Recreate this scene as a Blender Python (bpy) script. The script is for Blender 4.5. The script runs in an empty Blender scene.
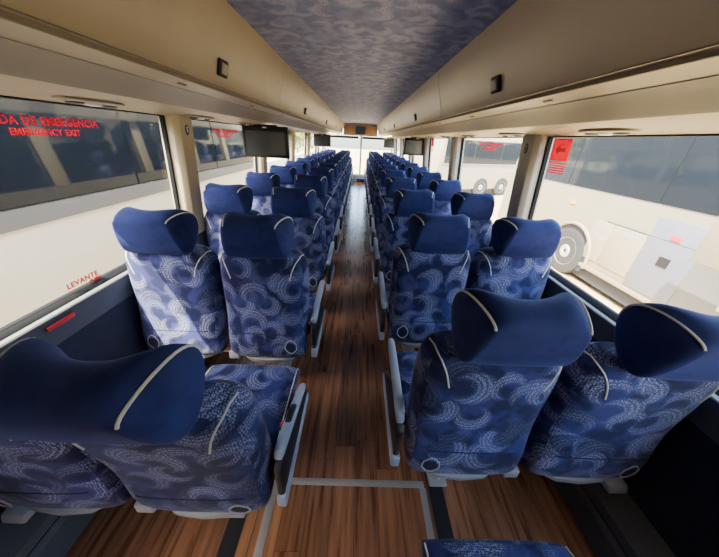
import bpy, bmesh, math, random
from mathutils import Vector, Matrix
random.seed(7)
C = bpy.context.scene.collection
PI = math.pi

# ------------------------------------------------------------------ materials
def mat(name, col=(.8, .8, .8), rough=.5, metal=0., spec=.5, sheen=0., emit=None, estr=0.):
    m = bpy.data.materials.new(name); m.use_nodes = True
    b = m.node_tree.nodes['Principled BSDF']
    b.inputs['Base Color'].default_value = (*col, 1); b.inputs['Roughness'].default_value = rough
    b.inputs['Metallic'].default_value = metal; b.inputs['Specular IOR Level'].default_value = spec
    if sheen:
        b.inputs['Sheen Weight'].default_value = sheen; b.inputs['Sheen Roughness'].default_value = .4
    if emit:
        b.inputs['Emission Color'].default_value = (*emit, 1); b.inputs['Emission Strength'].default_value = estr
    return m

class NT:
    def __init__(s, m): s.t = m.node_tree; s.b = s.t.nodes['Principled BSDF']
    def n(s, typ, **kw):
        nd = s.t.nodes.new(typ)
        for k, v in kw.items(): setattr(nd, k, v)
        return nd
    def l(s, a, b): s.t.links.new(a, b)
    def put(s, inp, v):
        if hasattr(v, 'is_output'): s.l(v, inp)
        else: inp.default_value = v
    def math(s, op, a, b=None, c=None, clamp=False):
        nd = s.n('ShaderNodeMath', operation=op); nd.use_clamp = clamp
        s.put(nd.inputs[0], a)
        if b is not None: s.put(nd.inputs[1], b)
        if c is not None: s.put(nd.inputs[2], c)
        return nd.outputs[0]
    def vm(s, op, a, b=None, out=0):
        nd = s.n('ShaderNodeVectorMath', operation=op)
        s.put(nd.inputs[0], a)
        if b is not None: s.put(nd.inputs[1], b)
        return nd.outputs[out]
    def mix(s, f, a, b, blend='MIX'):
        nd = s.n('ShaderNodeMix', data_type='RGBA', blend_type=blend)
        s.put(nd.inputs[0], f); s.put(nd.inputs[6], a); s.put(nd.inputs[7], b)
        return nd.outputs[2]
    def step(s, v, lo, hi, a=0., b=1.):
        nd = s.n('ShaderNodeMapRange', interpolation_type='SMOOTHSTEP')
        s.put(nd.inputs[0], v); nd.inputs[1].default_value = lo; nd.inputs[2].default_value = hi
        nd.inputs[3].default_value = a; nd.inputs[4].default_value = b
        return nd.outputs[0]

def fabric(name, base, base2, light, scale=7.0, dots=150., strength=1., rough=.85, per_object=True):
    """woven upholstery: shell shaped crescents filled with fine dots on a blotchy blue ground"""
    m = mat(name, base, rough, spec=.2, sheen=.15); k = NT(m)
    uv = k.n('ShaderNodeTexCoord').outputs['UV']
    if per_object:
        r = k.n('ShaderNodeObjectInfo').outputs['Random']
        r = k.math('MULTIPLY', r, 37.)
        cb = k.n('ShaderNodeCombineXYZ'); k.l(r, cb.inputs[0]); k.l(k.math('MULTIPLY', r, 1.7), cb.inputs[1])
        uv = k.vm('ADD', uv, cb.outputs[0])
    total = None
    for i, (sc, off, rad) in enumerate([(scale, 0., .52), (scale * .8, 5.3, .5)]):
        p = k.vm('ADD', uv, (off, off * .7, 0))
        v = k.n('ShaderNodeTexVoronoi', voronoi_dimensions='2D', feature='F1'); k.put(v.inputs['Vector'], p)
        v.inputs['Scale'].default_value = sc; v.inputs['Randomness'].default_value = .75
        d = k.vm('SCALE', k.vm('SUBTRACT', p, v.outputs['Position']))
        d.node.inputs['Scale'].default_value = sc
        ln = k.vm('LENGTH', d, out=1)
        sx = k.n('ShaderNodeSeparateColor'); k.l(v.outputs['Color'], sx.inputs[0])
        ang = k.math('MULTIPLY', sx.outputs[0], 6.283)
        o = k.n('ShaderNodeCombineXYZ')
        k.l(k.math('MULTIPLY', k.math('COSINE', ang), .22), o.inputs[0]); k.l(k.math('MULTIPLY', k.math('SINE', ang), .22), o.inputs[1])
        l2 = k.vm('LENGTH', k.vm('SUBTRACT', d, o.outputs[0]), out=1)
        cres = k.math('MULTIPLY', k.step(ln, rad - .16, rad, 1, 0), k.step(l2, .2, .40))
        arcs = k.step(k.math('SINE', k.math('MULTIPLY', l2, 62.)), -.6, .5, .45, 1.)
        cres = k.math('MULTIPLY', cres, arcs)
        fade = k.step(sx.outputs[1], .1, .6, .25, 1.)
        cres = k.math('MULTIPLY', cres, fade)
        total = cres if total is None else k.math('MAXIMUM', total, cres)
    dv = k.n('ShaderNodeTexVoronoi', voronoi_dimensions='2D'); k.put(dv.inputs['Vector'], uv)
    dv.inputs['Scale'].default_value = dots; dv.inputs['Randomness'].default_value = .55
    dm = k.step(dv.outputs['Distance'], .28, .46, 1, .12)
    no = k.n('ShaderNodeTexNoise', noise_dimensions='2D'); k.put(no.inputs['Vector'], uv); no.inputs['Scale'].default_value = 9.
    no.inputs['Detail'].default_value = 2.
    ground = k.mix(k.step(no.outputs[0], .42, .6), (*base, 1), (*base2, 1))
    f = k.math('MULTIPLY', k.math('MULTIPLY', total, dm), strength)
    k.l(k.mix(f, ground, (*light, 1)), k.b.inputs['Base Color'])
    return m

M = {}
M['fabric'] = fabric('seat_fabric', (.012, .0145, .055), (.030, .036, .13), (.46, .48, .70), 7.6, 170., .66)
M['ceil'] = fabric('ceiling_fabric', (.12, .14, .28), (.165, .19, .36), (.50, .53, .68), 8., 120., .8, .8, False)
def velvet():
    m = mat('headrest_velvet', (.010, .026, .125), .8, spec=.15, sheen=.25); k = NT(m)
    k.b.inputs['Sheen Tint'].default_value = (.35, .45, 1, 1)
    no = k.n('ShaderNodeTexNoise'); no.inputs['Scale'].default_value = 14.; no.inputs['Detail'].default_value = 4
    k.l(k.n('ShaderNodeTexCoord').outputs['Object'], no.inputs['Vector'])
    k.l(k.mix(k.step(no.outputs[0], .35, .65), (.0155, .0215, .088, 1), (.023, .032, .125, 1)), k.b.inputs['Base Color'])
    return m
M['velvet'] = velvet()
M['pipe'] = mat('cream_piping', (.62, .60, .52), .6)
M['greyplastic'] = mat('grey_plastic', (.36, .39, .45), .4)
M['blackplastic'] = mat('black_plastic', (.012, .013, .016), .45)
M['pan'] = mat('pale_grey_plastic', (.30, .31, .31), .45)
M['steel'] = mat('brushed_steel', (.44, .43, .42), .4, .4)
M['wire'] = mat('net_wire', (.42, .42, .46), .5)
M['net'] = mat('pocket_net', (.010, .012, .035), .9)
M['red'] = mat('red_plastic', (.75, .02, .03), .4)
def decal(name, col):
    m = bpy.data.materials.new(name); m.use_nodes = True; t = m.node_tree; t.nodes.clear()
    o = t.nodes.new('ShaderNodeOutputMaterial'); mx = t.nodes.new('ShaderNodeMixShader'); mx.inputs[0].default_value = .5
    a = t.nodes.new('ShaderNodeBsdfDiffuse'); b = t.nodes.new('ShaderNodeBsdfTranslucent')
    for q in (a, b): q.inputs[0].default_value = (*col, 1)
    t.links.new(a.outputs[0], mx.inputs[1]); t.links.new(b.outputs[0], mx.inputs[2]); t.links.new(mx.outputs[0], o.inputs[0]); return m
M['greyink'] = decal('grey_ink', (.55, .42, .40))
M['redink'] = decal('red_ink', (.95, .008, .11))
M['redink2'] = decal('red_ink_darkened', (.42, .006, .03))  # same red ink, colour darkened against the strong backlight at the sill
M['white'] = mat('white_ink', (.85, .85, .85), .5)
def noisy(name, c1, c2, rough, sc=3., spec=.5):
    m = mat(name, c1, rough, spec=spec); k = NT(m)
    no = k.n('ShaderNodeTexNoise'); no.inputs['Scale'].default_value = sc; no.inputs['Detail'].default_value = 5
    k.l(k.n('ShaderNodeTexCoord').outputs['Object'], no.inputs['Vector'])
    k.l(k.mix(k.step(no.outputs[0], .3, .7), (*c1, 1), (*c2, 1)), k.b.inputs['Base Color'])
    return m
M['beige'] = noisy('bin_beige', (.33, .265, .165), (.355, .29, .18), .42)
M['beigeR'] = noisy('bin_beige_brightened', (.43, .355, .235), (.455, .38, .255), .42)  # same bin beige, colour brightened to make up for weak light on the right
M['beige2'] = noisy('trim_beige', (.36, .30, .195), (.385, .32, .21), .45)
M['taupe'] = noisy('trim_taupe', (.25, .215, .15), (.27, .232, .163), .45)
M['groove'] = mat('groove_shadow_brown', (.17, .14, .095), .6)
M['gap'] = mat('gap_dark', (.02, .017, .012), .8)
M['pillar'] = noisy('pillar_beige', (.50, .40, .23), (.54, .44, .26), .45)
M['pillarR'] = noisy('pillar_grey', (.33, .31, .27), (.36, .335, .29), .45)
M['wallgrey'] = noisy('wall_grey', (.06, .065, .075), (.072, .078, .09), .5)
M['wallnavy'] = noisy('wall_navy', (.010, .013, .03), (.014, .018, .04), .8, 20)
M['duct'] = noisy('duct_grey', (.085, .095, .105), (.10, .11, .12), .5)
M['ledge'] = mat('ledge_grey', (.15, .15, .135), .5)
M['gasket'] = mat('rubber_gasket', (.006, .006, .006), .7, spec=.2)
M['tvframe'] = mat('monitor_black', (.008, .009, .011), .35)
M['tvscreen'] = mat('monitor_screen', (.022, .026, .03), .25)
M['buswhite'] = noisy('bus_white_darkened', (.29, .245, .16), (.305, .26, .172), .4, 1.2)  # bus white, colour darkened to offset full sun on the right bus
M['busshade'] = noisy('bus_white_brightened', (.78, .71, .56), (.80, .73, .58), .35, 1.2)  # same bus white, colour brightened because the left bus stands in shade
M['busgrey'] = mat('bus_grey_stripe', (.15, .148, .14), .4)
M['buspanel'] = mat('bus_grey_panel', (.155, .16, .195), .5)
M['tint'] = mat('tinted_bus_glass', (.012, .015, .019), .05, spec=.3)
M['tyre'] = mat('tyre_rubber', (.03, .03, .03), .8)
M['hub'] = mat('wheel_hub', (.55, .52, .48), .4, .5)
M['orange'] = mat('amber_lens', (.8, .30, .04), .3)
M['underbody'] = mat('underbody_dark', (.03, .03, .035), .8)
M['front_wood'] = mat('front_orange_panel', (.42, .20, .08), .5)
M['display'] = mat('front_display', (.02, .05, .075), .3)
M['strip'] = mat('light_strip', (1, .9, .7), .4, emit=(1, .84, .55), estr=6.)
def glass():
    m = bpy.data.materials.new('window_glass'); m.use_nodes = True; t = m.node_tree; t.nodes.clear()
    o = t.nodes.new('ShaderNodeOutputMaterial'); mx = t.nodes.new('ShaderNodeMixShader')
    tr = t.nodes.new('ShaderNodeBsdfTransparent'); tr.inputs[0].default_value = (.90, .93, .91, 1)
    gl = t.nodes.new('ShaderNodeBsdfGlossy'); gl.inputs['Roughness'].default_value = .02
    lw = t.nodes.new('ShaderNodeLayerWeight'); lw.inputs[0].default_value = .5
    pw = t.nodes.new('ShaderNodeMath'); pw.operation = 'POWER'; pw.inputs[1].default_value = 5.
    ma = t.nodes.new('ShaderNodeMath'); ma.operation = 'MULTIPLY_ADD'; ma.inputs[1].default_value = .5; ma.inputs[2].default_value = .025
    t.links.new(lw.outputs['Facing'], pw.inputs[0]); t.links.new(pw.outputs[0], ma.inputs[0]); t.links.new(ma.outputs[0], mx.inputs[0]); t.links.new(tr.outputs[0], mx.inputs[1]); t.links.new(gl.outputs[0], mx.inputs[2])
    t.links.new(mx.outputs[0], o.inputs[0]); return m
M['glass'] = glass()
def wood():
    m = mat('wood_plank_floor', (.2, .1, .05), .36, spec=.5); k = NT(m)
    co = k.n('ShaderNodeTexCoord').outputs['Object']
    s = k.n('ShaderNodeSeparateXYZ'); k.l(co, s.inputs[0])
    W = .108
    xs = k.math('DIVIDE', k.math('ADD', s.outputs[0], .05), W); col = k.math('FLOOR', xs); fx = k.math('FRACT', xs)
    wn = k.n('ShaderNodeTexWhiteNoise', noise_dimensions='1D'); k.l(col, wn.inputs['W'])
    ys = k.math('ADD', k.math('DIVIDE', s.outputs[1], .95), k.math('MULTIPLY', wn.outputs[0], 7.)); row = k.math('FLOOR', ys); fy = k.math('FRACT', ys)
    cb = k.n('ShaderNodeCombineXYZ'); k.l(col, cb.inputs[0]); k.l(row, cb.inputs[1])
    w2 = k.n('ShaderNodeTexWhiteNoise', noise_dimensions='2D'); k.l(cb.outputs[0], w2.inputs['Vector'])
    mp = k.vm('MULTIPLY', co, (38., 2.2, 1.)); mp = k.vm('ADD', mp, k.vm('MULTIPLY', w2.outputs['Color'], (30, 30, 0)))
    no = k.n('ShaderNodeTexNoise'); k.l(mp, no.inputs['Vector']); no.inputs['Scale'].default_value = 1.; no.inputs['Detail'].default_value = 6
    grain = k.mix(k.step(no.outputs[0], .3, .72), (.165, .072, .036, 1), (.38, .19, .098, 1))
    tone = k.mix(w2.outputs[0], (.58, .55, .52, 1), (1.12, 1.05, 1., 1))
    c = k.mix(1., grain, tone, 'MULTIPLY')
    seam = k.math('MAXIMUM', k.math('MAXIMUM', k.step(fx, .0, .03, 1, 0), k.step(fx, .97, 1., 0, 1)), k.step(fy, .0, .004, 1, 0))
    c = k.mix(k.math('MULTIPLY', seam, .75), c, (.02, .01, .006, 1))
    k.l(c, k.b.inputs['Base Color'])
    k.l(k.step(no.outputs[0], .2, .8, .24, .36), k.b.inputs['Roughness']); k.b.inputs['Coat Weight'].default_value = .35; k.b.inputs['Coat Roughness'].default_value = .16
    return m
M['wood'] = wood()
def groundm():
    m = mat('lot_ground', (.6, .5, .35), .9); k = NT(m)
    co = k.n('ShaderNodeTexCoord').outputs['Object']
    no = k.n('ShaderNodeTexNoise'); k.l(co, no.inputs['Vector']); no.inputs['Scale'].default_value = .8; no.inputs['Detail'].default_value = 8
    k.l(k.mix(k.step(no.outputs[0], .3, .7), (.44, .31, .14, 1), (.56, .43, .23, 1)), k.b.inputs['Base Color'])
    return m
M['ground'] = groundm()
def leafm(name, c1, c2):
    m = noisy(name, c1, c2, .7, 6.); return m
M['leaf'] = leafm('leaf_green', (.10, .17, .03), (.36, .36, .06))
M['leaf2'] = leafm('leaf_dark', (.05, .10, .02), (.22, .25, .05))
M['bark'] = mat('bark', (.12, .09, .06), .9)
M['wallout'] = noisy('painted_wall', (.75, .73, .66), (.8, .78, .7), .8)

# ------------------------------------------------------------------ mesh helpers
class MB:
    def __init__(s): s.v = []; s.f = []
    def add(s, vs, fs):
        o = len(s.v); s.v += [tuple(p) for p in vs]; s.f += [tuple(i + o for i in f) for f in fs]; return s
    def box(s, x0, x1, y0, y1, z0, z1):
        v = [(x, y, z) for z in (z0, z1) for y in (y0, y1) for x in (x0, x1)]
        return s.add(v, [(0, 2, 3, 1), (4, 5, 7, 6), (0, 1, 5, 4), (2, 6, 7, 3), (0, 4, 6, 2), (1, 3, 7, 5)])
    def loft(s, secs, closed=True, cap=True):
        n = len(secs[0]); vs = [p for q in secs for p in q]; fs = []
        for i in range(len(secs) - 1):
            for j in range(n if closed else n - 1):
                a = i * n + j; b = i * n + (j + 1) % n
                fs.append((a, b, b + n, a + n))
        if cap and closed:
            fs.append(tuple(range(n - 1, -1, -1))); fs.append(tuple(range((len(secs) - 1) * n, len(secs) * n)))
        return s.add(vs, fs)
    def prism_y(s, prof, y0, y1):      # closed XZ outline swept along Y
        return s.loft([[(x, y0, z) for x, z in prof], [(x, y1, z) for x, z in prof]])
    def tube(s, pts, r, n=8, closed=False):
        pts = [Vector(p) for p in pts]; secs = []; m = len(pts)
        up = None
        for i, p in enumerate(pts):
            if closed: t = pts[(i + 1) % m] - pts[i - 1]
            else: t = pts[min(i + 1, m - 1)] - pts[max(i - 1, 0)]
            t.normalize()
            if up is None:
                up = Vector((0, 0, 1)) if abs(t.z) < .9 else Vector((1, 0, 0))
            u = (up - t * up.dot(t)).normalized(); w = t.cross(u); up = u
            secs.append([p + (u * math.cos(2 * PI * k / n) + w * math.sin(2 * PI * k / n)) * r for k in range(n)])
        if closed: secs.append(secs[0])
        return s.loft(secs, True, not closed)
    def lathe(s, prof, axis='x', c=(0, 0, 0), n=24):   # prof: (along axis, radius)
        secs = []
        for a, r in prof:
            q = []
            for k in range(n):
                u, w = r * math.cos(2 * PI * k / n), r * math.sin(2 * PI * k / n)
                p = {'x': (a, u, w), 'y': (u, a, w), 'z': (u, w, a)}[axis]
                q.append((p[0] + c[0], p[1] + c[1], p[2] + c[2]))
            secs.append(q)
        return s.loft(secs)
    def mirror(s): s.v = [(-x, y, z) for x, y, z in s.v]; s.f = [tuple(reversed(f)) for f in s.f]; return s
    def build(s, name, m, parent=None, bevel=0., seg=2, sub=0, smooth=True, angle=35):
        me = bpy.data.meshes.new(name); me.from_pydata(s.v, [], s.f)
        bm = bmesh.new(); bm.from_mesh(me)
        bmesh.ops.recalc_face_normals(bm, faces=bm.faces)
        if bevel:
            es = [e for e in bm.edges if len(e.link_faces) == 2 and e.calc_face_angle(0) > .5]
            bmesh.ops.bevel(bm, geom=es, offset=bevel, segments=seg, affect='EDGES', profile=.5, clamp_overlap=True)
        bm.to_mesh(me); bm.free()
        o = bpy.data.objects.new(name, me); C.objects.link(o)
        if sub:
            md = o.modifiers.new('s', 'SUBSURF'); md.levels = sub; md.render_levels = sub
            dg = bpy.context.evaluated_depsgraph_get()
            new = bpy.data.meshes.new_from_object(o.evaluated_get(dg)); o.modifiers.clear(); o.data = new; new.name = name; me = new
        boxuv(me)
        me.materials.clear(); me.materials.append(m)
        if smooth:
            me.polygons.foreach_set('use_smooth', [True] * len(me.polygons))
            if not sub: me.set_sharp_from_angle(angle=math.radians(angle))
        if parent is not None: o.parent = parent
        return o

def boxuv(me):
    while me.uv_layers: me.uv_layers.remove(me.uv_layers[0])
    uv = me.uv_layers.new(name='UVMap')
    for p in me.polygons:
        n = p.normal; ax = max(range(3), key=lambda i: abs(n[i]) * (1.25 if i == 1 else 1.))
        for li in p.loop_indices:
            c = me.vertices[me.loops[li].vertex_index].co
            uv.data[li].uv = ((c.y, c.z) if ax == 0 else (c.x, c.z) if ax == 1 else (c.x, c.y))

def tag(o, label=None, cat=None, group=None, kind=None):
    if label: o['label'] = label
    if cat: o['category'] = cat
    if group: o['group'] = group
    if kind: o['kind'] = kind
    return o
def thing(name, label, cat, loc=(0, 0, 0), rz=0., group=None):
    o = bpy.data.objects.new(name, None); C.objects.link(o); o.location = loc; o.rotation_euler = (0, 0, rz)
    o.empty_display_size = .1
    return tag(o, label, cat, group)
def struct(mb, name, m, **k):
    o = mb.build(name, m, **k); o['kind'] = 'structure'; return o
def copy_tree(o, parent=None):
    c = o.copy(); C.objects.link(c)
    if parent is not None: c.parent = parent
    for ch in list(kids.get(o.name, [])): copy_tree(ch, c)
    return c
kids = {}
def index_kids(o):
    kids[o.name] = [c for c in bpy.data.objects if c.parent == o]
    for c in kids[o.name]: index_kids(c)
def text_mesh(name, body, size, m, loc, xdir, ydir, parent=None, bold=.0, align='CENTER', sx=1.):
    cu = bpy.data.curves.new(name, 'FONT'); cu.body = body; cu.size = size; cu.align_x = align; cu.align_y = 'CENTER'
    cu.offset = bold; cu.space_character = 1.12; cu.extrude = .0006; cu.resolution_u = 3
    t = bpy.data.objects.new(name, cu); C.objects.link(t)
    dg = bpy.context.evaluated_depsgraph_get()
    me = bpy.data.meshes.new_from_object(t.evaluated_get(dg)); bpy.data.objects.remove(t); bpy.data.curves.remove(cu)
    for v in me.vertices: v.co.x *= sx
    me.name = name; me.materials.clear(); me.materials.append(m)
    o = bpy.data.objects.new(name, me); C.objects.link(o)
    x = Vector(xdir).normalized(); y = Vector(ydir).normalized(); z = x.cross(y)
    o.matrix_world = Matrix(((x.x, y.x, z.x, loc[0]), (x.y, y.y, z.y, loc[1]), (x.z, y.z, z.z, loc[2]), (0, 0, 0, 1)))
    if parent is not None: o.parent = parent
    return o

# ------------------------------------------------------------------ the coach shell
Y0, Y1 = -1.35, 11.3
struct(MB().box(-1.22, 1.22, Y0, Y1, -.06, 0.), 'floor', M['wood'])
struct(MB().prism_y([(-.60, 2.0), (-.3, 2.012), (0, 2.016), (.3, 2.012), (.60, 2.0), (.60, 2.05), (-.6, 2.05)], Y0, Y1 - .1), 'ceiling', M['ceil'])
struct(MB().prism_y([(-1.28, 1.6), (-1.25, 2.1), (-1.1, 2.22), (0, 2.3), (1.1, 2.22), (1.25, 2.1), (1.28, 1.6), (1.24, 1.6), (1.21, 2.06), (1.05, 2.17), (0, 2.25), (-1.05, 2.17), (-1.21, 2.06), (-1.24, 1.6)], Y0, Y1 + .1), 'roof', M['buswhite'])
struct(MB().box(-1.26, 1.26, Y0 - .06, Y0, -.06, 2.25), 'wall_rear', M['beige'])
GX = lambda z: 1.245 - (z - .83) * .09        # glass plane leans in towards the roof
for s, side in ((-1, 'left'), (1, 'right')):
    def P(prof): return [(s * x, z) for x, z in prof]
    struct(MB().prism_y(P([(1.09, 0), (1.09, .15), (1.105, .155), (1.105, .2), (1.192, .25), (1.192, .70), (1.27, .70), (1.27, 0)]), Y0, Y1), 'wall_' + side, M['wallnavy'])
    struct(MB().prism_y(P([(1.074, 0), (1.074, .13), (1.092, .15), (1.092, .0)]), Y0, Y1), 'baseboard_' + side, M['duct'])
    struct(MB().prism_y(P([(1.094, .152), (1.088, .158), (1.088, .205), (1.18, .250), (1.191, .250), (1.105, .2)]), Y0, Y1), 'trim_' + ('1' if s < 0 else '2'), M['duct'])
    struct(MB().prism_y(P([(1.186, .70), (1.188, .795), (1.190, .812), (1.27, .812), (1.27, .70)]), Y0, Y1), 'trim_' + ('3' if s < 0 else '4'), M['wallgrey'])
    struct(MB().prism_y(P([(1.185, .8125), (1.189, .818), (1.217, .820), (1.217, .8125)]), Y0, Y1), 'trim_' + ('5' if s < 0 else '6'), M['ledge'])
    struct(MB().prism_y(P([(1.272, -.75), (1.272, .815), (1.29, .815), (1.30, .3), (1.30, -.75)]), Y0, Y1), 'wall_outer_' + side, M['buswhite'])
    # underside of the luggage rack, in bands
    tb = 7 if s < 0 else 8
    struct(MB().prism_y(P([(.655, 1.684), (.672, 1.702), (.69, 1.702), (.70, 1.676), (.684, 1.672), (.684, 1.69)]), Y0, Y1 - .1), 'trim_%d' % tb, M['groove'])
    struct(MB().prism_y(P([(.682, 1.673), (.715, 1.667), (.752, 1.653), (.752, 1.68), (.70, 1.69)]), Y0, Y1 - .1), 'trim_%d' % (tb + 2), M['beige2'])
    struct(MB().prism_y(P([(.7485, 1.6525), (.757, 1.649), (.80, 1.628), (.835, 1.606), (.852, 1.597), (.86, 1.63), (.75, 1.672)]), Y0, Y1 - .1), 'trim_%d' % (tb + 4), M['taupe'])
    struct(MB().prism_y(P([(.853, 1.5975), (.90, 1.590), (.95, 1.586), (1.13, 1.578), (1.172, 1.570), (1.23, 1.570), (1.24, 1.63), (.858, 1.63)]), Y0, Y1 - .1), 'trim_%d' % (tb + 6), M['beige2'])

PY = [1.96 + 1.58 * k for k in range(-2, 6)]           # window pillars
tn = 16
for s in (-1, 1):
    for py in PY:
        b = MB()
        a, c = py - .095, py + .085
        secs = []
        for z in (.818, 1.585):
            g = GX(z)
            secs.append([(s * (g + .03), a, z), (s * (g - .055), a, z), (s * (g - .085), a + .025, z), (s * (g - .085), c - .02, z), (s * (g - .05), c, z), (s * (g + .03), c, z)])
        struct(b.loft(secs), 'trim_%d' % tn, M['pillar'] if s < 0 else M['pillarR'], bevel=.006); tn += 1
struct(MB().prism_y([(-1.17, .82), (-1.165, 1.58), (-1.27, 1.58), (-1.27, .82)], -.33, PY[1] - .09), 'wall_sun_blocker', M['beige'])  # unseen panel added in place of window glass to block a sun patch
edges = [Y0] + PY + [Y1]
wn = 1
for s in (-1, 1):
    for i in range(len(edges) - 1):
        a = edges[i] + (.085 if i else 0); c = edges[i + 1] - (.095 if i < len(edges) - 2 else 0)
        if c - a < .12: continue
        if s < 0 and i == 1: c = -.32
        g0, g1 = GX(.822), GX(1.585)
        w = MB().add([(s * g0, a, .822), (s * g0, c, .822), (s * g1, c, 1.585), (s * g1, a, 1.585)], [(0, 1, 2, 3)])
        wo = struct(w, 'window_%d' % wn, M['glass'], smooth=False); wn += 1
        gk = MB()
        r = .009
        for (y_a, y_b, z_a, z_b) in ((a, c, .822, .838), (a, c, 1.566, 1.585)):
            gk.loft([[(s * (GX(z_a) - .014), y, z_a), (s * (GX(z_b) - .012), y, z_b), (s * (GX(z_b) + .01), y, z_b), (s * (GX(z_a) + .01), y, z_a)] for y in (y_a, y_b)])
        gk.loft([[(s * 1.208, y, .8205), (s * 1.214, y, .828), (s * (GX(.83) - .01), y, .838), (s * (GX(.83) - .01), y, .8205)] for y in (a, c)])
        for ya in (a, c - .014):
            gk.loft([[(s * (GX(z) - .013), ya, z), (s * (GX(z) - .013), ya + .014, z), (s * (GX(z) + .01), ya + .014, z), (s * (GX(z) + .01), ya, z)] for z in (.822, 1.585)])
        gk.build('gasket', M['gasket'], wo)['kind'] = 'structure'

# front end: windscreen, centre post, header, dash
struct(MB().box(-.62, .62, Y1 - .1, Y1 - .02, 1.62, 2.04), 'wall_front', M['beige'])
for s in (-1, 1):
    w = MB().add([(s * .03 + .04, Y1 + .25, .30), (s * 1.24, Y1, .30), (s * 1.2, Y1 - .1, 1.62), (s * .03 + .04, Y1 - .05, 1.62)], [(0, 1, 2, 3)])
    wo = struct(w, 'window_%d' % wn, M['glass'], smooth=False); wn += 1
    MB().box(min(s * .06, s * 1.12) + .02, max(s * .06, s * 1.12), Y1 - .16, Y1 - .13, 1.52, 1.60).build('sun_blind', M['tvframe'], wo)['kind'] = 'structure'
struct(MB().box(.005, .075, Y1 - .1, Y1 + .2, .25, 1.64), 'trim_%d' % tn, M['pillarR'], bevel=.01); tn += 1
for s in (-1, 1):
    struct(MB().box(min(s * .19, s * .52), max(s * .19, s * .52), Y1 - .125, Y1 - .1, 1.66, 1.94), 'trim_%d' % tn, M['front_wood'], bevel=.01); tn += 1
    struct(MB().box(s * 1.22 - .03, s * 1.22 + .03, Y1 - .1, Y1 + .05, .25, 1.64), 'trim_%d' % tn, M['pillarR']); tn += 1
t = thing('front_display', 'dark blue display box above the windscreen centre post', 'display', (0, Y1 - .12, 1.72))
MB().box(-.17, .17, -.06, 0, -.05, .2).build('display_housing', M['tvframe'], t, bevel=.01)
MB().box(-.155, .155, -.066, -.06, -.035, .185).build('screen', M['display'], t)
t = thing('dashboard', 'low dashboard shelf running under the windscreen at the front of the coach', 'dashboard', (0, Y1 - .35, 0))
MB().loft([[(x, y, z) for y, z in ((0, 0), (0, .55), (.08, .66), (.33, .66), (.33, 0))] for x in (-1.05, -.25)]).build('dash_panel', M['wallgrey'], t, bevel=.02)
MB().loft([[(x, y, z) for y, z in ((.1, 0), (.1, .25), (.15, .3), (.33, .3), (.33, 0))] for x in (-.25, 1.05)]).build('dash_shelf', M['pan'], t, bevel=.015)
t = thing('front_step_box', 'small blue box with a red nosing at the front end of the aisle', 'step', (.1, 10.75, 0))
MB().box(-.17, .17, 0, .18, 0, .17).build('box', M['velvet'], t, bevel=.015)
MB().box(-.17, .17, -.015, 0, .0, .05).build('nosing', M['orange'], t)

# floor strips
t = thing('floor_hatch_trim', 'brushed metal T-shaped trim strip crossing the aisle planks', 'trim strip', (0, 0, 0))
MB().box(-.30, .40, .685, .715, 0, .004).build('crossbar', M['steel'], t, bevel=.0015)
MB().box(.375, .405, Y0 + .1, .685, 0, .004).build('long_strip', M['steel'], t, bevel=.0015)
o = MB().box(-.345, -.31, Y0 + .1, .70, 0, .004).build('floor_rail', M['steel'], bevel=.0015); tag(o, 'plain metal floor strip beside the reclined seat, running out of frame', 'trim strip')
for s in (-1, 1):
    o = MB().box(s * .455 - .035, s * .455 + .035, Y0 + .1, 10.6, 0, .003).build('seat_track', M['blackplastic'])
    tag(o, 'black seat mounting track in the planks, %s' % ('beside the T-shaped metal trim' if s > 0 else 'on the sunlit window side'), 'seat track')

# ------------------------------------------------------------------ overhead bins
doorprof = [(.588, 2.0), (.592, 1.96), (.606, 1.90), (.628, 1.83), (.648, 1.765), (.66, 1.71), (.658, 1.686)]
def bin_unit(s, a, c, label):
    t = thing('overhead_bin', label, 'luggage bin', (s * .66, (a + c) / 2, 1.69), 0, 'overhead luggage bins')
    L = c - a; prof = [(s * (x - .66), z - 1.69) for x, z in doorprof]
    back = [(s * (x - .66 + .03), z - 1.69) for x, z in reversed(doorprof)]
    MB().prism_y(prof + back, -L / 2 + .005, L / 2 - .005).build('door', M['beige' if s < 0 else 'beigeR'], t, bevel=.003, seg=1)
    body = [(s * (x - .66 + .035), z - 1.69) for x, z in doorprof] + [(s * .5, -.06), (s * .5, .33), (s * 0., .33)]
    MB().prism_y(body, -L / 2, L / 2).build('bin_body', M['gap'], t)
    yy = min(max(-L / 2, 1.55 - (a + c) / 2), L / 2) if a < 1.55 < c else 0
    # latch sits on the door's slanted face
    lx, lz, an = -.66 + .640, 1.76 - 1.69, .26
    h = MB().box(-.008, .008, -.042, .042, -.034, .034).build('latch', M['gap'], t, bevel=.006)
    h.location = (s * (lx - .0), yy, lz); h.rotation_euler = (0, s * -an, 0)
    k = MB().box(-.012, .004, -.028, .028, -.022, .022).build('latch_lever', M['taupe'], h, bevel=.005)
    if s > 0: k.location = (-.0, 0, 0)
    else: k.location = (.008, 0, 0)
    return t
ords = ['first', 'second', 'third', 'fourth', 'fifth', 'sixth', 'seventh', 'eighth', 'ninth', 'tenth', 'eleventh', 'twelfth', 'thirteenth']
seams = [Y0, .36, 2.56, 4.76, 6.96, 9.16, Y1 - .12]
WARM, COOL = 'on the sunlit emergency-lettering side', 'on the red-arrow-sticker side'
for s in (-1, 1):
    n = 0
    for i in range(len(seams) - 1):
        sd = WARM if s < 0 else COOL
        lab = 'beige overhead luggage bin, %s from the camera, %s' % (ords[i], sd) if i else 'beige overhead luggage bin at the rear end, %s' % sd
        bin_unit(s, seams[i], seams[i + 1], lab)
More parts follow.
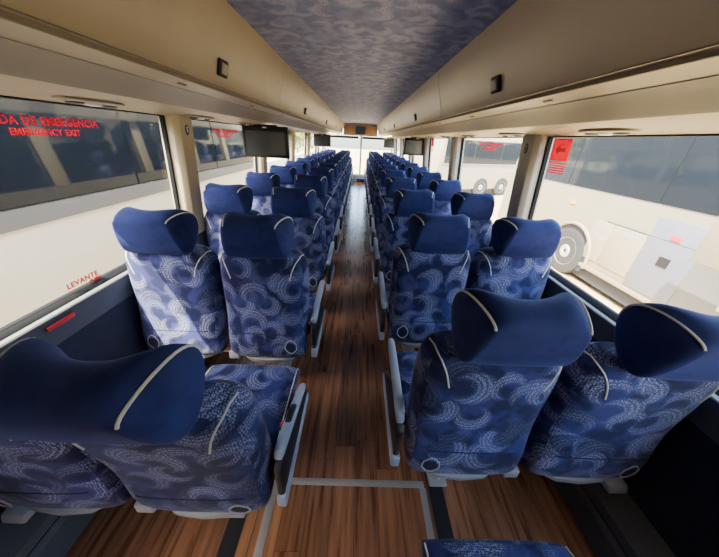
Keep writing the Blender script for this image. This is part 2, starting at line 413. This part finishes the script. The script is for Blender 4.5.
# small seat number plates on the band, reading lights on the underside
for s in (-1, 1):
    for k in range(6):
        y = 1.25 + .02 * s + .78 * k
        sd = WARM if s < 0 else COOL
        t = thing('service_panel', 'oval reading light and air vent panel, %s row, %s' % (ords[k], sd), 'reading light', (s * 1.03, y, 1.582), 0, 'reading light panels')
        MB().lathe([(-.010, .001), (-.010, .055), (-.006, .065), (.0, .067)], 'z', n=28).build('oval_plate', M['taupe'], t).scale = (1., 2.1, 1.)
        for dy, m, nm in ((-.075, 'blackplastic', 'air_vent'), (.0, 'white', 'lamp_lens'), (.075, 'blackplastic', 'air_vent')):
            e = MB().lathe([(-.016, .001), (-.018, .018), (-.014, .026), (-.008, .028)], 'z', n=20).build(nm, M[m], t); e.location = (0, dy, 0)
        y = 1.27 - .05 * s + .78 * k
        t = thing('seat_number_plate', 'tiny dark three-glyph plate under the bin, %s row, %s' % (ords[k], sd), 'number plate', (s * .718, y, 1.664), 0, 'seat number plates')
        for j in (-1, 0, 1):
            g = MB().box(-.006, .006, j * .02 - .0075, j * .02 + .0075, -.0035, .0).build('glyph', M['groove'], t, bevel=.002)
        t.rotation_euler = (0, s * .30, 0)
# glowing lamp strips near the front
for s in (-1, 1):
    t = thing('strip_lamp', 'warm glowing lamp strip under the front bins, %s' % (WARM if s < 0 else COOL), 'lamp', (s * .80, 9.2, 1.62), 0)
    MB().box(-.012, .012, -1.4, 1.4, -.004, .004).build('lamp_housing', M['beige2'], t).location = (0, 0, .004)
    MB().box(-.009, .009, -1.38, 1.38, -.007, -.003).build('diffuser', M['strip'], t)

# ------------------------------------------------------------------ seats
HW = .157
def snap(o, pts, off=.001):
    out = []
    for p in pts:
        ok, loc, nor, i = o.closest_point_on_mesh(Vector(p))
        out.append(loc + nor * off)
    return out
def lerp(a, b, t): return a + (b - a) * t
def make_headrest(parent):
    cen = [(.004, .950), (-.030, 1.00), (-.046, 1.115), (-.036, 1.155), (.02, 1.174), (.075, 1.156), (.085, 1.06), (.06, .955)]
    cap = [(.006, .952), (-.030, 1.01), (-.046, 1.124), (-.036, 1.164), (.04, 1.190), (.125, 1.178), (.140, 1.085), (.07, .965)]
    hx = [.140, .136, .116, .112, .138, .158, .160, .146]      # half width: back panel narrow at its fold, wings wide
    secs = []
    xs = [-1, -.97, -.84, -.6, -.3, 0, .3, .6, .84, .97, 1]
    def sec(u, f=1.):
        w = min(1, abs(u) * 1.15) ** 2.4
        q = [(lerp(a[0], b[0], w), lerp(a[1], b[1], w)) for a, b in zip(cen, cap)]
        cy = sum(p[0] for p in q) / 8; cz = sum(p[1] for p in q) / 8; cx = sum(hx) / 8
        dz = [0, 0, .3, .8, 1, 1, .5, 0]; e = max(0, abs(u) - .62) / .38
        q = [(y, z - .030 * k_ * e * e) for (y, z), k_ in zip(q, dz)]
        return [(u * lerp(cx, h_, f), cy + (y - cy) * f, cz + (z - cz) * f) for (y, z), h_ in zip(q, hx)]
    def bulge(sc, d): return [(p[0] + d, p[1], p[2]) for p in sc]
    secs = [bulge(sec(-1, .45), -.020), bulge(sec(-1, .88), -.012)] + [sec(u) for u in xs] + [bulge(sec(1, .88), .012), bulge(sec(1, .45), .020)]
    h = MB().loft(secs).build('headrest', M['velvet'], parent, sub=2)
    for s in (-1, 1):
        src = [Vector(p) for p in sec(s)]
        pts = []
        for i in range(1, 6):
            p0, p1, p2, p3 = src[i - 1], src[i], src[i + 1], src[(i + 2) % 8]
            for q in range(5):
                t_ = q / 5.
                pts.append((p0 * ((1 - t_) ** 3) + p1 * (3 * t_ ** 3 - 6 * t_ ** 2 + 4) + p2 * (-3 * t_ ** 3 + 3 * t_ ** 2 + 3 * t_ + 1) + p3 * t_ ** 3) / 6)
        pts = snap(h, pts[8:])
        MB().tube(pts, .0034, 6).build('piping', M['pipe'], h)
    return h

def back_section(z, wr, wf, yb, yf, dz=0.):
    y0 = yb
    r = [(0, y0 - .006), (wr * .65, y0 - .004), (wr, y0 + .006), (lerp(wr, wf, .75), y0 + .05), (wf, y0 + .095), (wf - .012, yf), (wf - .07, yf + .012), (wf * .55, yf - .025), (0, yf - .03)]
    l = [(-x, y) for x, y in r[1:-1]][::-1]
    return [(x, y, z + dz * 0) for x, y in r + l]
BZ = [(.345, .190, .200, .0, .075), (.352, .210, .215, -.034, .12), (.40, .214, .222, -.046, .145), (.50, .206, .225, -.038, .15), (.58, .202, .227, -.014, .15), (.68, .196, .233, .0, .15),
      (.78, .192, .236, .004, .155), (.87, .184, .236, .008, .155), (.935, .176, .229, .014, .145), (.972, .152, .190, .028, .125), (.982, .10, .12, .05, .10)]
def make_back(parent, a):           # a = +1: aisle side is +x
    secs = [back_section(*q) for q in BZ]
    b = MB().loft(secs).build('backrest', M['fabric'], parent, sub=2)
    for s in (-1, 1):
        pts = snap(b, [(s * x, y, z) for x, y, z in ((.150, .0, .845), (.158, .004, .87), (.167, .008, .895), (.178, .015, .918), (.19, .028, .938), (.20, .05, .952), (.205, .08, .958), (.208, .11, .95))])
        MB().tube(pts, .003, 6).build('piping', M['pipe'], b)
    cx = a * .155
    oval = [(cx + .040 * math.cos(k * PI / 12), -.2, .462 + .056 * math.sin(k * PI / 12)) for k in range(24)]
    MB().tube(snap(b, oval, .004), .0024, 6, True).build('cup_ring', M['wire'], b)
    inner = snap(b, [(cx + .034 * math.cos(k * PI / 12) * f, -.2, .455 + .044 * math.sin(k * PI / 12) * f) for f in (1., .6, .2) for k in range(24)], .0025)
    MB().loft([inner[0:24], inner[24:48], inner[48:72]]).build('net_pocket', M['net'], b)
    MB().tube(snap(b, [(x, -.2, .565) for x in (-.20, -.17, -.14, -.1, -.05, 0, .05, .1, .14, .17, .20)], -.0006), .0028, 6).build('seam', M['net'], b)
    return b

def make_cushion(parent):
    secs = []
    prof = [(.13, .38, .42), (.135, .365, .47), (.20, .36, .474), (.36, .358, .478), (.375, .358, .470), (.385, .358, .476), (.49, .36, .478), (.53, .375, .468), (.545, .40, .44), (.543, .415, .425)]
    for y, z0, z1 in prof:
        w = .221
        secs.append([(-w + .012, y, z0), (-w, y, (z0 + z1) / 2), (-w + .006, y, z1 - .012), (-w + .05, y, z1), (0, y, z1 + .004), (w - .05, y, z1), (w - .006, y, z1 - .012), (w, y, (z0 + z1) / 2), (w - .012, y, z0), (0, y, z0)])
    c = MB().loft(secs).build('cushion', M['fabric'], parent, sub=2)
    for s in (-1, 1):
        MB().tube([(s * .213, y, z) for y, z in ((.15, .462), (.25, .467), (.36, .468), (.45, .468), (.50, .464), (.528, .45))], .003, 6).build('piping', M['pipe'], c)
    return c

def make_seat(a, pos):
    """a=+1: the aisle is on the +x side. pos: aisle or window"""
    t = thing('coach_seat', 'x', 'seat')
    make_headrest(t); make_back(t, a if pos == 'aisle' else -a); make_cushion(t)
    # moulded pan below the back, showing as a pale rim
    secs = []
    for z, w, y0, y1 in ((.300, .12, .05, .36), (.308, .165, -.01, .42), (.322, .190, -.042, .46), (.345, .198, -.045, .50), (.362, .198, .0, .52)):
        n = 20
        secs.append([(w * math.copysign(abs(math.cos(k * 2 * PI / n)) ** .6, math.cos(k * 2 * PI / n)), (y0 + y1) / 2 + (y1 - y0) / 2 * math.copysign(abs(math.sin(k * 2 * PI / n)) ** .7, math.sin(k * 2 * PI / n)), z) for k in range(n)])
    MB().loft(secs).build('seat_pan', M['pan'], t)
    if pos == 'aisle':
        x0 = a * .262
        arm = MB()
        secs = []
        for y, z0, z1, w in ((.02, .57, .60, .014), (.03, .562, .615, .017), (.12, .585, .628, .018), (.30, .605, .640, .018), (.40, .615, .644, .0175), (.435, .622, .638, .013)):
            secs.append([(x0 - w, y, z0 + .006), (x0 - w, y, z1 - .008), (x0 - w * .6, y, z1), (x0 + w * .6, y, z1), (x0 + w, y, z1 - .008), (x0 + w, y, z0 + .006), (x0 + w * .6, y, z0), (x0 - w * .6, y, z0)])
        arm.loft(secs).build('armrest', M['greyplastic'], t, sub=1)
        ar = MB().loft([[(x, y, z) for y, z in ((-.0, .38), (-.005, .56), (.06, .59), (.20, .59), (.36, .46), (.44, .41), (.42, .36), (.08, .36))] for x in (x0 - .012, x0 + .012)]).build('side_panel', M['blackplastic'], t, bevel=.008)
        MB().loft([[(x, y, z) for y, z in ((-.012, .345), (-.012, .405), (.02, .41), (.16, .40), (.42, .40), (.45, .38), (.43, .345))] for x in (x0 - .017, x0 + .017)]).build('foot_cap', M['greyplastic'], ar, bevel=.008)
        MB().loft([[(-a * x, y, z) for x, z in ((.165, .335), (.228, .335), (.226, .385), (.17, .385))] for y in (-.035, .05)]).build('centre_bracket', M['pan'], t, bevel=.008)
        for y in (.10, .40):
            MB().tube([(a * .03, y, .30), (a * .02, y + .01, .15), (a * .0, y + .02, .03), (0, y + .02, .004)], .02, 10).build('leg', M['steel'], t)
        MB().box(-.045, .045, .08, .46, .003, .022).build('foot_plate', M['steel'], t, bevel=.006)
    else:
        MB().box(-.19, .19, .12, .155, .235, .275).build('cross_tube', M['steel'], t, bevel=.01)
        MB().loft([[(-a * x, y, z) for x, z in ((.11, .33), (.19, .335), (.222, .27), (.14, .265))] for y in (-.05, .10)]).build('wall_bracket', M['greyplastic'], t, bevel=.01)
    return t

XA, XW = .468, .948
rowsL = [.468] + [.415 + .78 * k for k in range(1, 13)]
rowsR = [.61] + [.59 + .78 * k for k in range(1, 13)]
protos = {}
for a, side in ((1, 'L'), (-1, 'R')):
    for pos in ('aisle', 'window'):
        protos[side, pos] = make_seat(a, pos); index_kids(protos[side, pos])
used = set(); tilt_jobs = []
def place_seat(side, pos, y, label, tilt=0.):
    key = (side, pos)
    o = protos[key] if key not in used else copy_tree(protos[key])
    used.add(key)
    x = XA if pos == 'aisle' else XW
    o.location = (-x if side == 'L' else x, y, 0)
    tag(o, label, 'seat', 'patterned blue coach seats')
    if tilt: tilt_jobs.append((o, tilt))
    return o
def do_tilts():
    for o, tilt in tilt_jobs:
        ch = kids_of(o)
        p = Vector((0, .09, .42)); R = Matrix.Rotation(math.radians(tilt), 3, 'X')
        for c in ch:
            if c.name.split('.')[0] in ('headrest', 'backrest'):
                c.location = p - R @ p; c.rotation_euler = (math.radians(tilt), 0, 0)
            if tilt == 14 and c.name.split('.')[0] == 'armrest':
                q = Vector((0, .05, .59)); R2 = Matrix.Rotation(math.radians(-24), 3, 'X'); c.location = q - R2 @ q; c.rotation_euler = (math.radians(-24), 0, 0)
def kids_of(o): return [c for c in bpy.data.objects if c.parent == o]
tilts = {('L', 'aisle', 0): 14, ('R', 'aisle', 0): 5.5, ('R', 'window', 0): 8, ('L', 'window', 0): 12}
front_of = {'L': 'sunlit pillar side', 'R': 'arrow sticker side'}
for side, rows in (('L', rowsL), ('R', rowsR)):
    for k, y in enumerate(rows):
        for pos in ('aisle', 'window'):
            lab = 'patterned blue %s seat, %s row from the camera, %s' % (pos, ords[k], front_of[side])
            if k == 0 and pos == 'aisle':
                lab = ('large reclined blue aisle seat close to the camera with a red buckle beside it' if side == 'L'
                       else 'patterned blue aisle seat beside the T-shaped metal floor trim, headrest piped in cream')
            if k == 1 and side == 'L' and pos == 'window':
                lab = 'patterned blue window seat with bright sun stripes across its back'
            place_seat(side, pos, y, lab, tilts.get((side, pos, k), 0))
place_seat('R', 'aisle', -.19, 'patterned blue seat showing only its cushion edge at the bottom border')
do_tilts()
# red buckle on the near reclined seat's cushion
t = thing('seat_belt_buckle', 'red seat belt buckle between the reclined seat cushion and its armrest', 'seat belt buckle', (-.243, .665, .478))
MB().box(-.011, .011, -.018, .018, -.02, .012).build('buckle_body', M['blackplastic'], t, bevel=.004)
MB().box(-.010, .010, -.014, .014, .0125, .024).build('release_button', M['red'], t, bevel=.004)

# ------------------------------------------------------------------ monitors
def monitor(x, y, label):
    t = thing('ceiling_monitor', label, 'monitor', (x, y, 1.582), 0, 'drop-down monitors')
    MB().box(-.215, .215, -.02, .025, -.285, -.012).build('housing', M['tvframe'], t, bevel=.008)
    MB().box(-.185, .185, -.0235, -.0195, -.255, -.055).build('screen', M['tvscreen'], t)
    MB().box(-.11, .11, -.005, .045, -.02, .0).build('hinge_mount', M['tvframe'], t, bevel=.004)
    MB().box(-.02, .02, -.0235, -.0195, -.03, -.02).build('indicator', M['white'], t)
    return t
monitor(-.895, 2.9, 'black drop-down monitor over the fourth row, on the sunlit pillar side')
monitor(-.95, 7.6, 'smaller-looking black monitor beyond the first one, on the sunlit pillar side')
monitor(.985, 5.2, 'black drop-down monitor hanging before the far bus, on the red-arrow-sticker side')
monitor(1.0, 9.9, 'black monitor close to the windscreen, on the red-arrow-sticker side')

# ------------------------------------------------------------------ lettering, stickers, small wall items
def side_text(name, label, cat, lines, s, y, z, m):
    t = thing(name, label, cat, (0, 0, 0))
    for body, size, dz, sx in lines:
        zz = z + dz
        yd = Vector((-s * .09, 0, 1))
        text_mesh('lettering', body, size, m, (s * (GX(zz) - .006), y, zz), (0, -s, 0), yd, t, bold=.0011, sx=sx)
    return t
side_text('window_lettering', 'large red emergency exit lettering on the nearest side window', 'lettering',
          [('SALIDA DE EMERGENCIA', .040, 0, .92), ('EMERGENCY EXIT', .031, -.036, .95)], -1, 1.165, 1.502, M['redink'])
side_text('window_lettering', 'small red emergency exit lettering before the first monitor', 'lettering',
          [('SALIDA DE EMERGENCIA', .041, 0, .96), ('EMERGENCY EXIT', .032, -.036, .95)], -1, 2.70, 1.505, M['redink'])
side_text('window_lettering', 'red emergency exit lettering in front of the far twin-wheeled bus', 'lettering',
          [('SALIDA DE EMERGENCIA', .041, 0, .96), ('EMERGENCY EXIT', .032, -.036, .95)], 1, 2.70, 1.515, M['redink'])
side_text('window_lettering', 'red push instruction lettering along the bottom edge of the glass', 'lettering',
          [('LEVANTE', .034, 0, 1.)], -1, 1.085, .868, M['redink2'])
text_mesh('lettering', 'PUSH', .022, M['redink2'], (-(GX(.845) - .012), 1.135, .846), (0, 1, 0), (.09, 0, 1), bpy.data.objects['window_lettering.003'], bold=.0015)
def exit_sticker(s, y, z, label, h=.115, w=.155):
    t = thing('exit_sticker', label, 'sticker', (s * (GX(z) - .004), y, z)); t.rotation_euler = (0, -s * .09, 0)
    MB().box(-.001, .001, -w / 2, w / 2, -h / 2, h / 2).build('red_square', M['redink'], t)
    a = MB()
    # arrow towards +y (the front)
    a.add([(-s * .002, y_, z_) for y_, z_ in ((.042, 0), (.012, .03), (.012, .010), (-.045, .010), (-.045, -.010), (.012, -.010), (.012, -.03))], [(0, 1, 2, 3, 4, 5, 6)])
    a.build('arrow', M['greyink'], t)
    for i in range(5):
        MB().box(-.001, .001, -w / 2 * .95, w / 2 * (.95 - .12 * (i % 2)), -h / 2 - .018 - i * .013, -h / 2 - .011 - i * .013).build('small_print', M['redink'], t)
    return t
exit_sticker(1, 1.735, 1.502, 'red square sticker with an arrow on the window beside the grey pillar')
exit_sticker(1, 3.72, 1.51, 'small red sticker on the third window, nearer pillar edge')
exit_sticker(1, 4.85, 1.51, 'small red sticker on the third window, beside the front monitor')
for s in (-1, 1):
    t = thing('pillar_emblem', 'round blue emblem on the sunlit beige pillar' if s < 0 else 'dark oval emblem with a ring on the grey pillar', 'emblem', (s * (GX(1.5) - .0855), 1.955, 1.5)); t.rotation_euler = (0, -s * .09, 0)
    e = MB().lathe([(-.001, .001), (-.0015, .021), (.0, .023)], 'x', n=28).build('disc', mat('emblem_blue', (.03, .05, .16), .5) if s < 0 else M['blackplastic'], t); e.scale = (1, 1, 1.35)
    if s > 0: e.rotation_euler = (0, 0, 0)
    if s < 0:
        g = MB(); g.box(.0016, .0028, -.004, .004, -.012, .006); g.lathe([(.0016, .0055), (.0028, .0055)], 'x', (0, 0, .014), 12)
        g.build('figure', M['white'], t)
    else:
        g = MB(); g.tube([(-.002, .010 * math.cos(k * PI / 10), .017 * math.sin(k * PI / 10)) for k in range(20)], .0028, 6, True); g.build('figure', M['pan'], t)
t = thing('release_bar', 'red emergency window release bar on the grey sill panel', 'handle', (-1.184, .885, .78)); t.rotation_euler = (0, .03, 0)
MB().box(-.004, .008, -.058, .058, -.009, .009).build('bar', M['red'], t, bevel=.004)
for yy in (-.045, .045): MB().box(-.012, -.003, yy - .01, yy + .01, -.009, .009).build('bar_mount', M['blackplastic'], t)

# ------------------------------------------------------------------ outside
GZ = -1.12
struct(MB().box(-60, 60, -40, 90, GZ - .1, GZ), 'ground', M['ground'])
def wheel(parent, x, y, z, r, s, name='wheel'):
    w = MB().lathe([(-s * .0, r * .62), (-s * .02, r * .9), (s * .0, r), (s * .22, r), (s * .24, r * .8), (s * .24, .05)], 'x', n=36).build(name, M['tyre'], parent); w.location = (x, y, z)
    h = MB().lathe([(s * .06, .02), (-s * .015, .06), (-s * .02, r * .25), (s * .03, r * .34), (s * .05, r * .5), (-s * .005, r * .62), (s * .05, r * .62)], 'x', n=36).build('hub', M['hub'], w)
    return w
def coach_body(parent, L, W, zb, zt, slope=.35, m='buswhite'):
    """body with its near side at x=0, depth towards +x, length along y"""
    secs = []
    for x, e in ((0, .0), (0.02, .0), (W - .02, .0), (W, .0)):
        secs.append([(x, 0, zb), (x, L, zb), (x, L, zb + .9), (x, L - slope, zt - .25), (x, L - slope - .2, zt), (x, .2, zt), (x, 0, zt - .2)])
    return MB().loft(secs).build('body', M[m], parent, bevel=.08, seg=3)
# bus on the warm side (mirrored in x by rotating pi about z)
t = thing('parked_bus', 'white bus with long dark windows parked alongside, behind the emergency exit lettering', 'bus', (-2.5, 7.3, 0), PI)
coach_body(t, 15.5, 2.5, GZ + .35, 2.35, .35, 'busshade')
ys = [.25, 2.2, 4.1, 6.0, 7.9, 9.8, 11.7, 14.5]
for i in range(len(ys) - 1):
    r0 = .5 if i == 0 else .02
    a, c = ys[i] + .012, ys[i + 1] - .012
    MB().add([(-.012, a, .94), (-.012, c, .94), (-.012, c, 2.1), (-.012, a + (.25 if i == 0 else 0), 2.1), (-.012, a, 1.7)], [(0, 1, 2, 3, 4)]).build('window', M['tint'], t, smooth=False)
MB().box(-.008, .0, .3, 14.6, .93, 2.1).build('window_band', M['gasket'], t)
MB().box(-.02, 0, .1, 15.3, .79, .925).build('grey_stripe', M['busgrey'], t)
MB().box(-.025, 0, .4, 15., -.02, .0).build('side_moulding', M['busshade'], t)
for y in (2.6, 10.5): wheel(t, -.02, y, GZ + .5, .5, 1)
# bus with the lifted bay door
t = thing('parked_bus', 'cream white bus with grey panel and a lifted luggage bay door', 'bus', (5.0, -4.5, 0))
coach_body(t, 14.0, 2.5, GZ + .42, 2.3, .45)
ys = [.3, 2.4, 4.6, 6.8, 9.0, 11.2, 13.45]
for i in range(len(ys) - 1):
    a, c = ys[i] + .012, ys[i + 1] - .012
    MB().box(-.012, .01, a, c, .80, 2.05).build('window', M['tint'], t, smooth=False)
MB().box(-.008, .0, .4, 13.3, .81, 2.04).build('window_band', M['gasket'], t)
def pan(y0, y1, z0, z1, m='buswhite', nm='bay_door', d=.018):
    return MB().box(-d, .01, y0, y1, z0, z1).build(nm, M[m], t, bevel=.006)
MB().box(-.022, 0, 8.0, 9.75, .30, .312).build('trim_line', M['busgrey'], t)
for y0, y1 in ((8.9, 9.55), (9.57, 10.0)): pan(y0, y1, -.52, .28)
pan(8.1, 8.88, -.62, .62, 'buspanel', 'grey_panel')
MB().box(-.03, 0, 8.40, 8.56, .33, .40).build('marker_light', M['red'], t)
MB().box(-.03, 0, 8.38, 8.55, -.10, .05).build('vent', M['blackplastic'], t)
MB().box(.06, 2.3, .6, 13.2, GZ + .12, GZ + .5).build('underbody', M['underbody'], t)
MB().box(-.03, .0, 7.3, 10.0, -.74, -.66).build('sill_rail', M['buswhite'], t, bevel=.01)
for y, z in ((9.30, .16), (9.15, .16), (9.75, .12), (9.85, .0), (9.7, -.05)):
    MB().box(-.022, 0, y - .06, y + .06, z - .03, z + .03).build('sticker', M['pan'], t)
MB().box(-.02, 0, 10.75, 10.9, .42, .50).build('amber_marker', M['orange'], t)
w = wheel(t, -.03, 10.45, GZ + .52, .52, 1)
MB().tube([(-.02, 10.45 + .66 * math.cos(a_), GZ + .52 + .66 * math.sin(a_)) for a_ in [k * PI / 14 for k in range(-1, 16)]], .035, 8).build('wheel_arch', M['buswhite'], t)
MB().add([(-.005, 10.45 + .64 * math.cos(a_), GZ + .52 + .64 * math.sin(a_)) for a_ in [k * PI / 14 for k in range(-2, 17)]], [tuple(range(19))]).build('arch_opening', M['underbody'], t)
MB().box(-.012, .01, 5.6, 8.08, -.66, .55).build('bay_opening', M['busgrey'], t)
bd = MB().box(-.74, -.66, 4.9, 7.66, .33, 1.32).build('lifted_bay_door', M['buswhite'], t, bevel=.03)
for y in (7.35, 6.9, 6.3):
    MB().tube([(-.02, y - .25, -.45), (-.66, y, .55)], .022, 8).build('strut', M['steel'], bd)
    MB().tube([(-.02, y + .05, .40), (-.5, y - .1, -.15), (-.66, y - .12, .4)], .018, 8).build('strut', M['steel'], bd)
for y, z in ((12.6, .35), (13.2, -.1), (12.2, -.15)):
    MB().box(-.015, 0, y - .05, y + .05, z - .06, z + .06).build('flap', M['busgrey'], t)
# farther bus, side on
t = thing('parked_bus', 'distant white bus with twin rear wheels showing beyond the cream bus', 'bus', (15.6, 19.7, 0), math.radians(112))
coach_body(t, 12.5, 2.5, GZ + .42, 2.15, .3)
for i in range(6):
    MB().box(-.012, .01, .4 + i * 1.95, 2.33 + i * 1.95, .62, 1.75).build('window', M['tint'], t, smooth=False)
for y in (7.6, 9.2): wheel(t, -.03, y, GZ + .5, .5, 1)
MB().box(-.02, 0, .2, 12.2, .5, .56).build('grey_stripe', M['busgrey'], t)
# low wall and trees ahead
struct(MB().box(-3.6, -3.3, 8.6, 32, GZ, .62), 'wall_yard', M['wallout'])
def tree(x, y, h, r, label, m, seed):
    rnd = random.Random(seed)
    t = thing('tree', label, 'tree', (x, y, GZ), 0, 'trees around the parking yard')
    MB().tube([(0, 0, 0), (.05, .03, h * .3), (-.04, 0, h * .6), (.02, .02, h * .8)], .14, 9).build('trunk', M['bark'], t)
    b = MB()
    for i in range(1500):
        th, ph = rnd.uniform(0, 2 * PI), math.acos(rnd.uniform(-1, 1)); q = r * rnd.uniform(.55, 1.05) * (1 + .25 * math.sin(3 * th + seed) * math.sin(2 * ph))
        p = Vector((q * math.sin(ph) * math.cos(th), q * math.sin(ph) * math.sin(th), h * .62 + q * .85 * math.cos(ph)))
        u = Vector((rnd.uniform(-1, 1), rnd.uniform(-1, 1), rnd.uniform(-.6, .6))).normalized(); v = u.orthogonal().normalized(); s_ = rnd.uniform(.12, .24)
        b.add([p - u * s_, p + v * s_ * .5, p + u * s_, p - v * s_ * .5], [(0, 1, 2, 3)])
    b.build('foliage', m, t, smooth=False)
tree(-8.5, 19, 5.6, 2.6, 'yellow green tree seen beyond the first monitor', M['leaf'], 3)
tree(-6.2, 25, 5.0, 2.2, 'yellow green tree seen beside the second monitor', M['leaf'], 4)
for i, (x, y) in enumerate([(8., 25), (14.2, 25.5), (20.4, 24.5), (26.5, 22)]):
    tree(x, y, 6.4, 2.6, 'leafy tree above the distant bus, %s along the yard edge' % ords[i], M['leaf'] if i % 2 else M['leaf2'], 10 + i)

# ------------------------------------------------------------------ light, sky, camera
w = bpy.data.worlds.new('sky'); bpy.context.scene.world = w; w.use_nodes = True; nt = w.node_tree
sk = nt.nodes.new('ShaderNodeTexSky'); sk.sky_type = 'NISHITA'; sk.sun_disc = False
sk.sun_elevation = math.radians(52); sk.sun_rotation = math.radians(220); sk.air_density = 1.; sk.dust_density = 2.5
bg = nt.nodes['Background']; nt.links.new(sk.outputs[0], bg.inputs[0]); bg.inputs[1].default_value = .50
sun = bpy.data.lights.new('sun', 'SUN'); sun.energy = 7.; sun.angle = .009; sun.color = (1, .93, .80)
so = bpy.data.objects.new('sun', sun); C.objects.link(so)
D = Vector((.36, .33, -.87)).normalized()
so.rotation_euler = D.to_track_quat('-Z', 'Y').to_euler(); so.location = (-6, -5, 10)

cam = bpy.data.cameras.new('camera'); co = bpy.data.objects.new('camera', cam); C.objects.link(co)
Fp, PX, PYc = 267., 359.5, 280.
vx, vy, roll = 360.5, 139.5, math.radians(3.1)
yw = Vector(((vx - PX) / Fp, (PYc - vy) / Fp, 1)).normalized()
u = Vector((math.sin(roll), math.cos(roll), 0)); u.z = -(u.x * yw.x + u.y * yw.y) / yw.z; zw = u.normalized()
xw = yw.cross(zw)
if xw.x < 0: xw = -xw
# rows = world axes in (right, up, forward); columns give camera axes in the world
right = Vector((xw.x, yw.x, zw.x)); up = Vector((xw.y, yw.y, zw.y)); fwd = Vector((xw.z, yw.z, zw.z)); bk = -fwd
co.matrix_world = Matrix(((right.x, up.x, bk.x, .012), (right.y, up.y, bk.y, 0), (right.z, up.z, bk.z, 1.5), (0, 0, 0, 1)))
cam.sensor_width = 36; cam.lens = Fp / 719 * 36; cam.shift_x = 0; cam.shift_y = (PYc - 278.5) / 719
cam.clip_start = .02; cam.clip_end = 300
sc = bpy.context.scene; sc.camera = co
sc.view_settings.view_transform = 'AgX'; sc.view_settings.look = 'None'; sc.view_settings.exposure = 2.85
sc.cycles.max_bounces = 10; sc.cycles.diffuse_bounces = 5; sc.cycles.transparent_max_bounces = 12; sc.cycles.use_denoising = True
sc.cycles.sample_clamp_indirect = 8
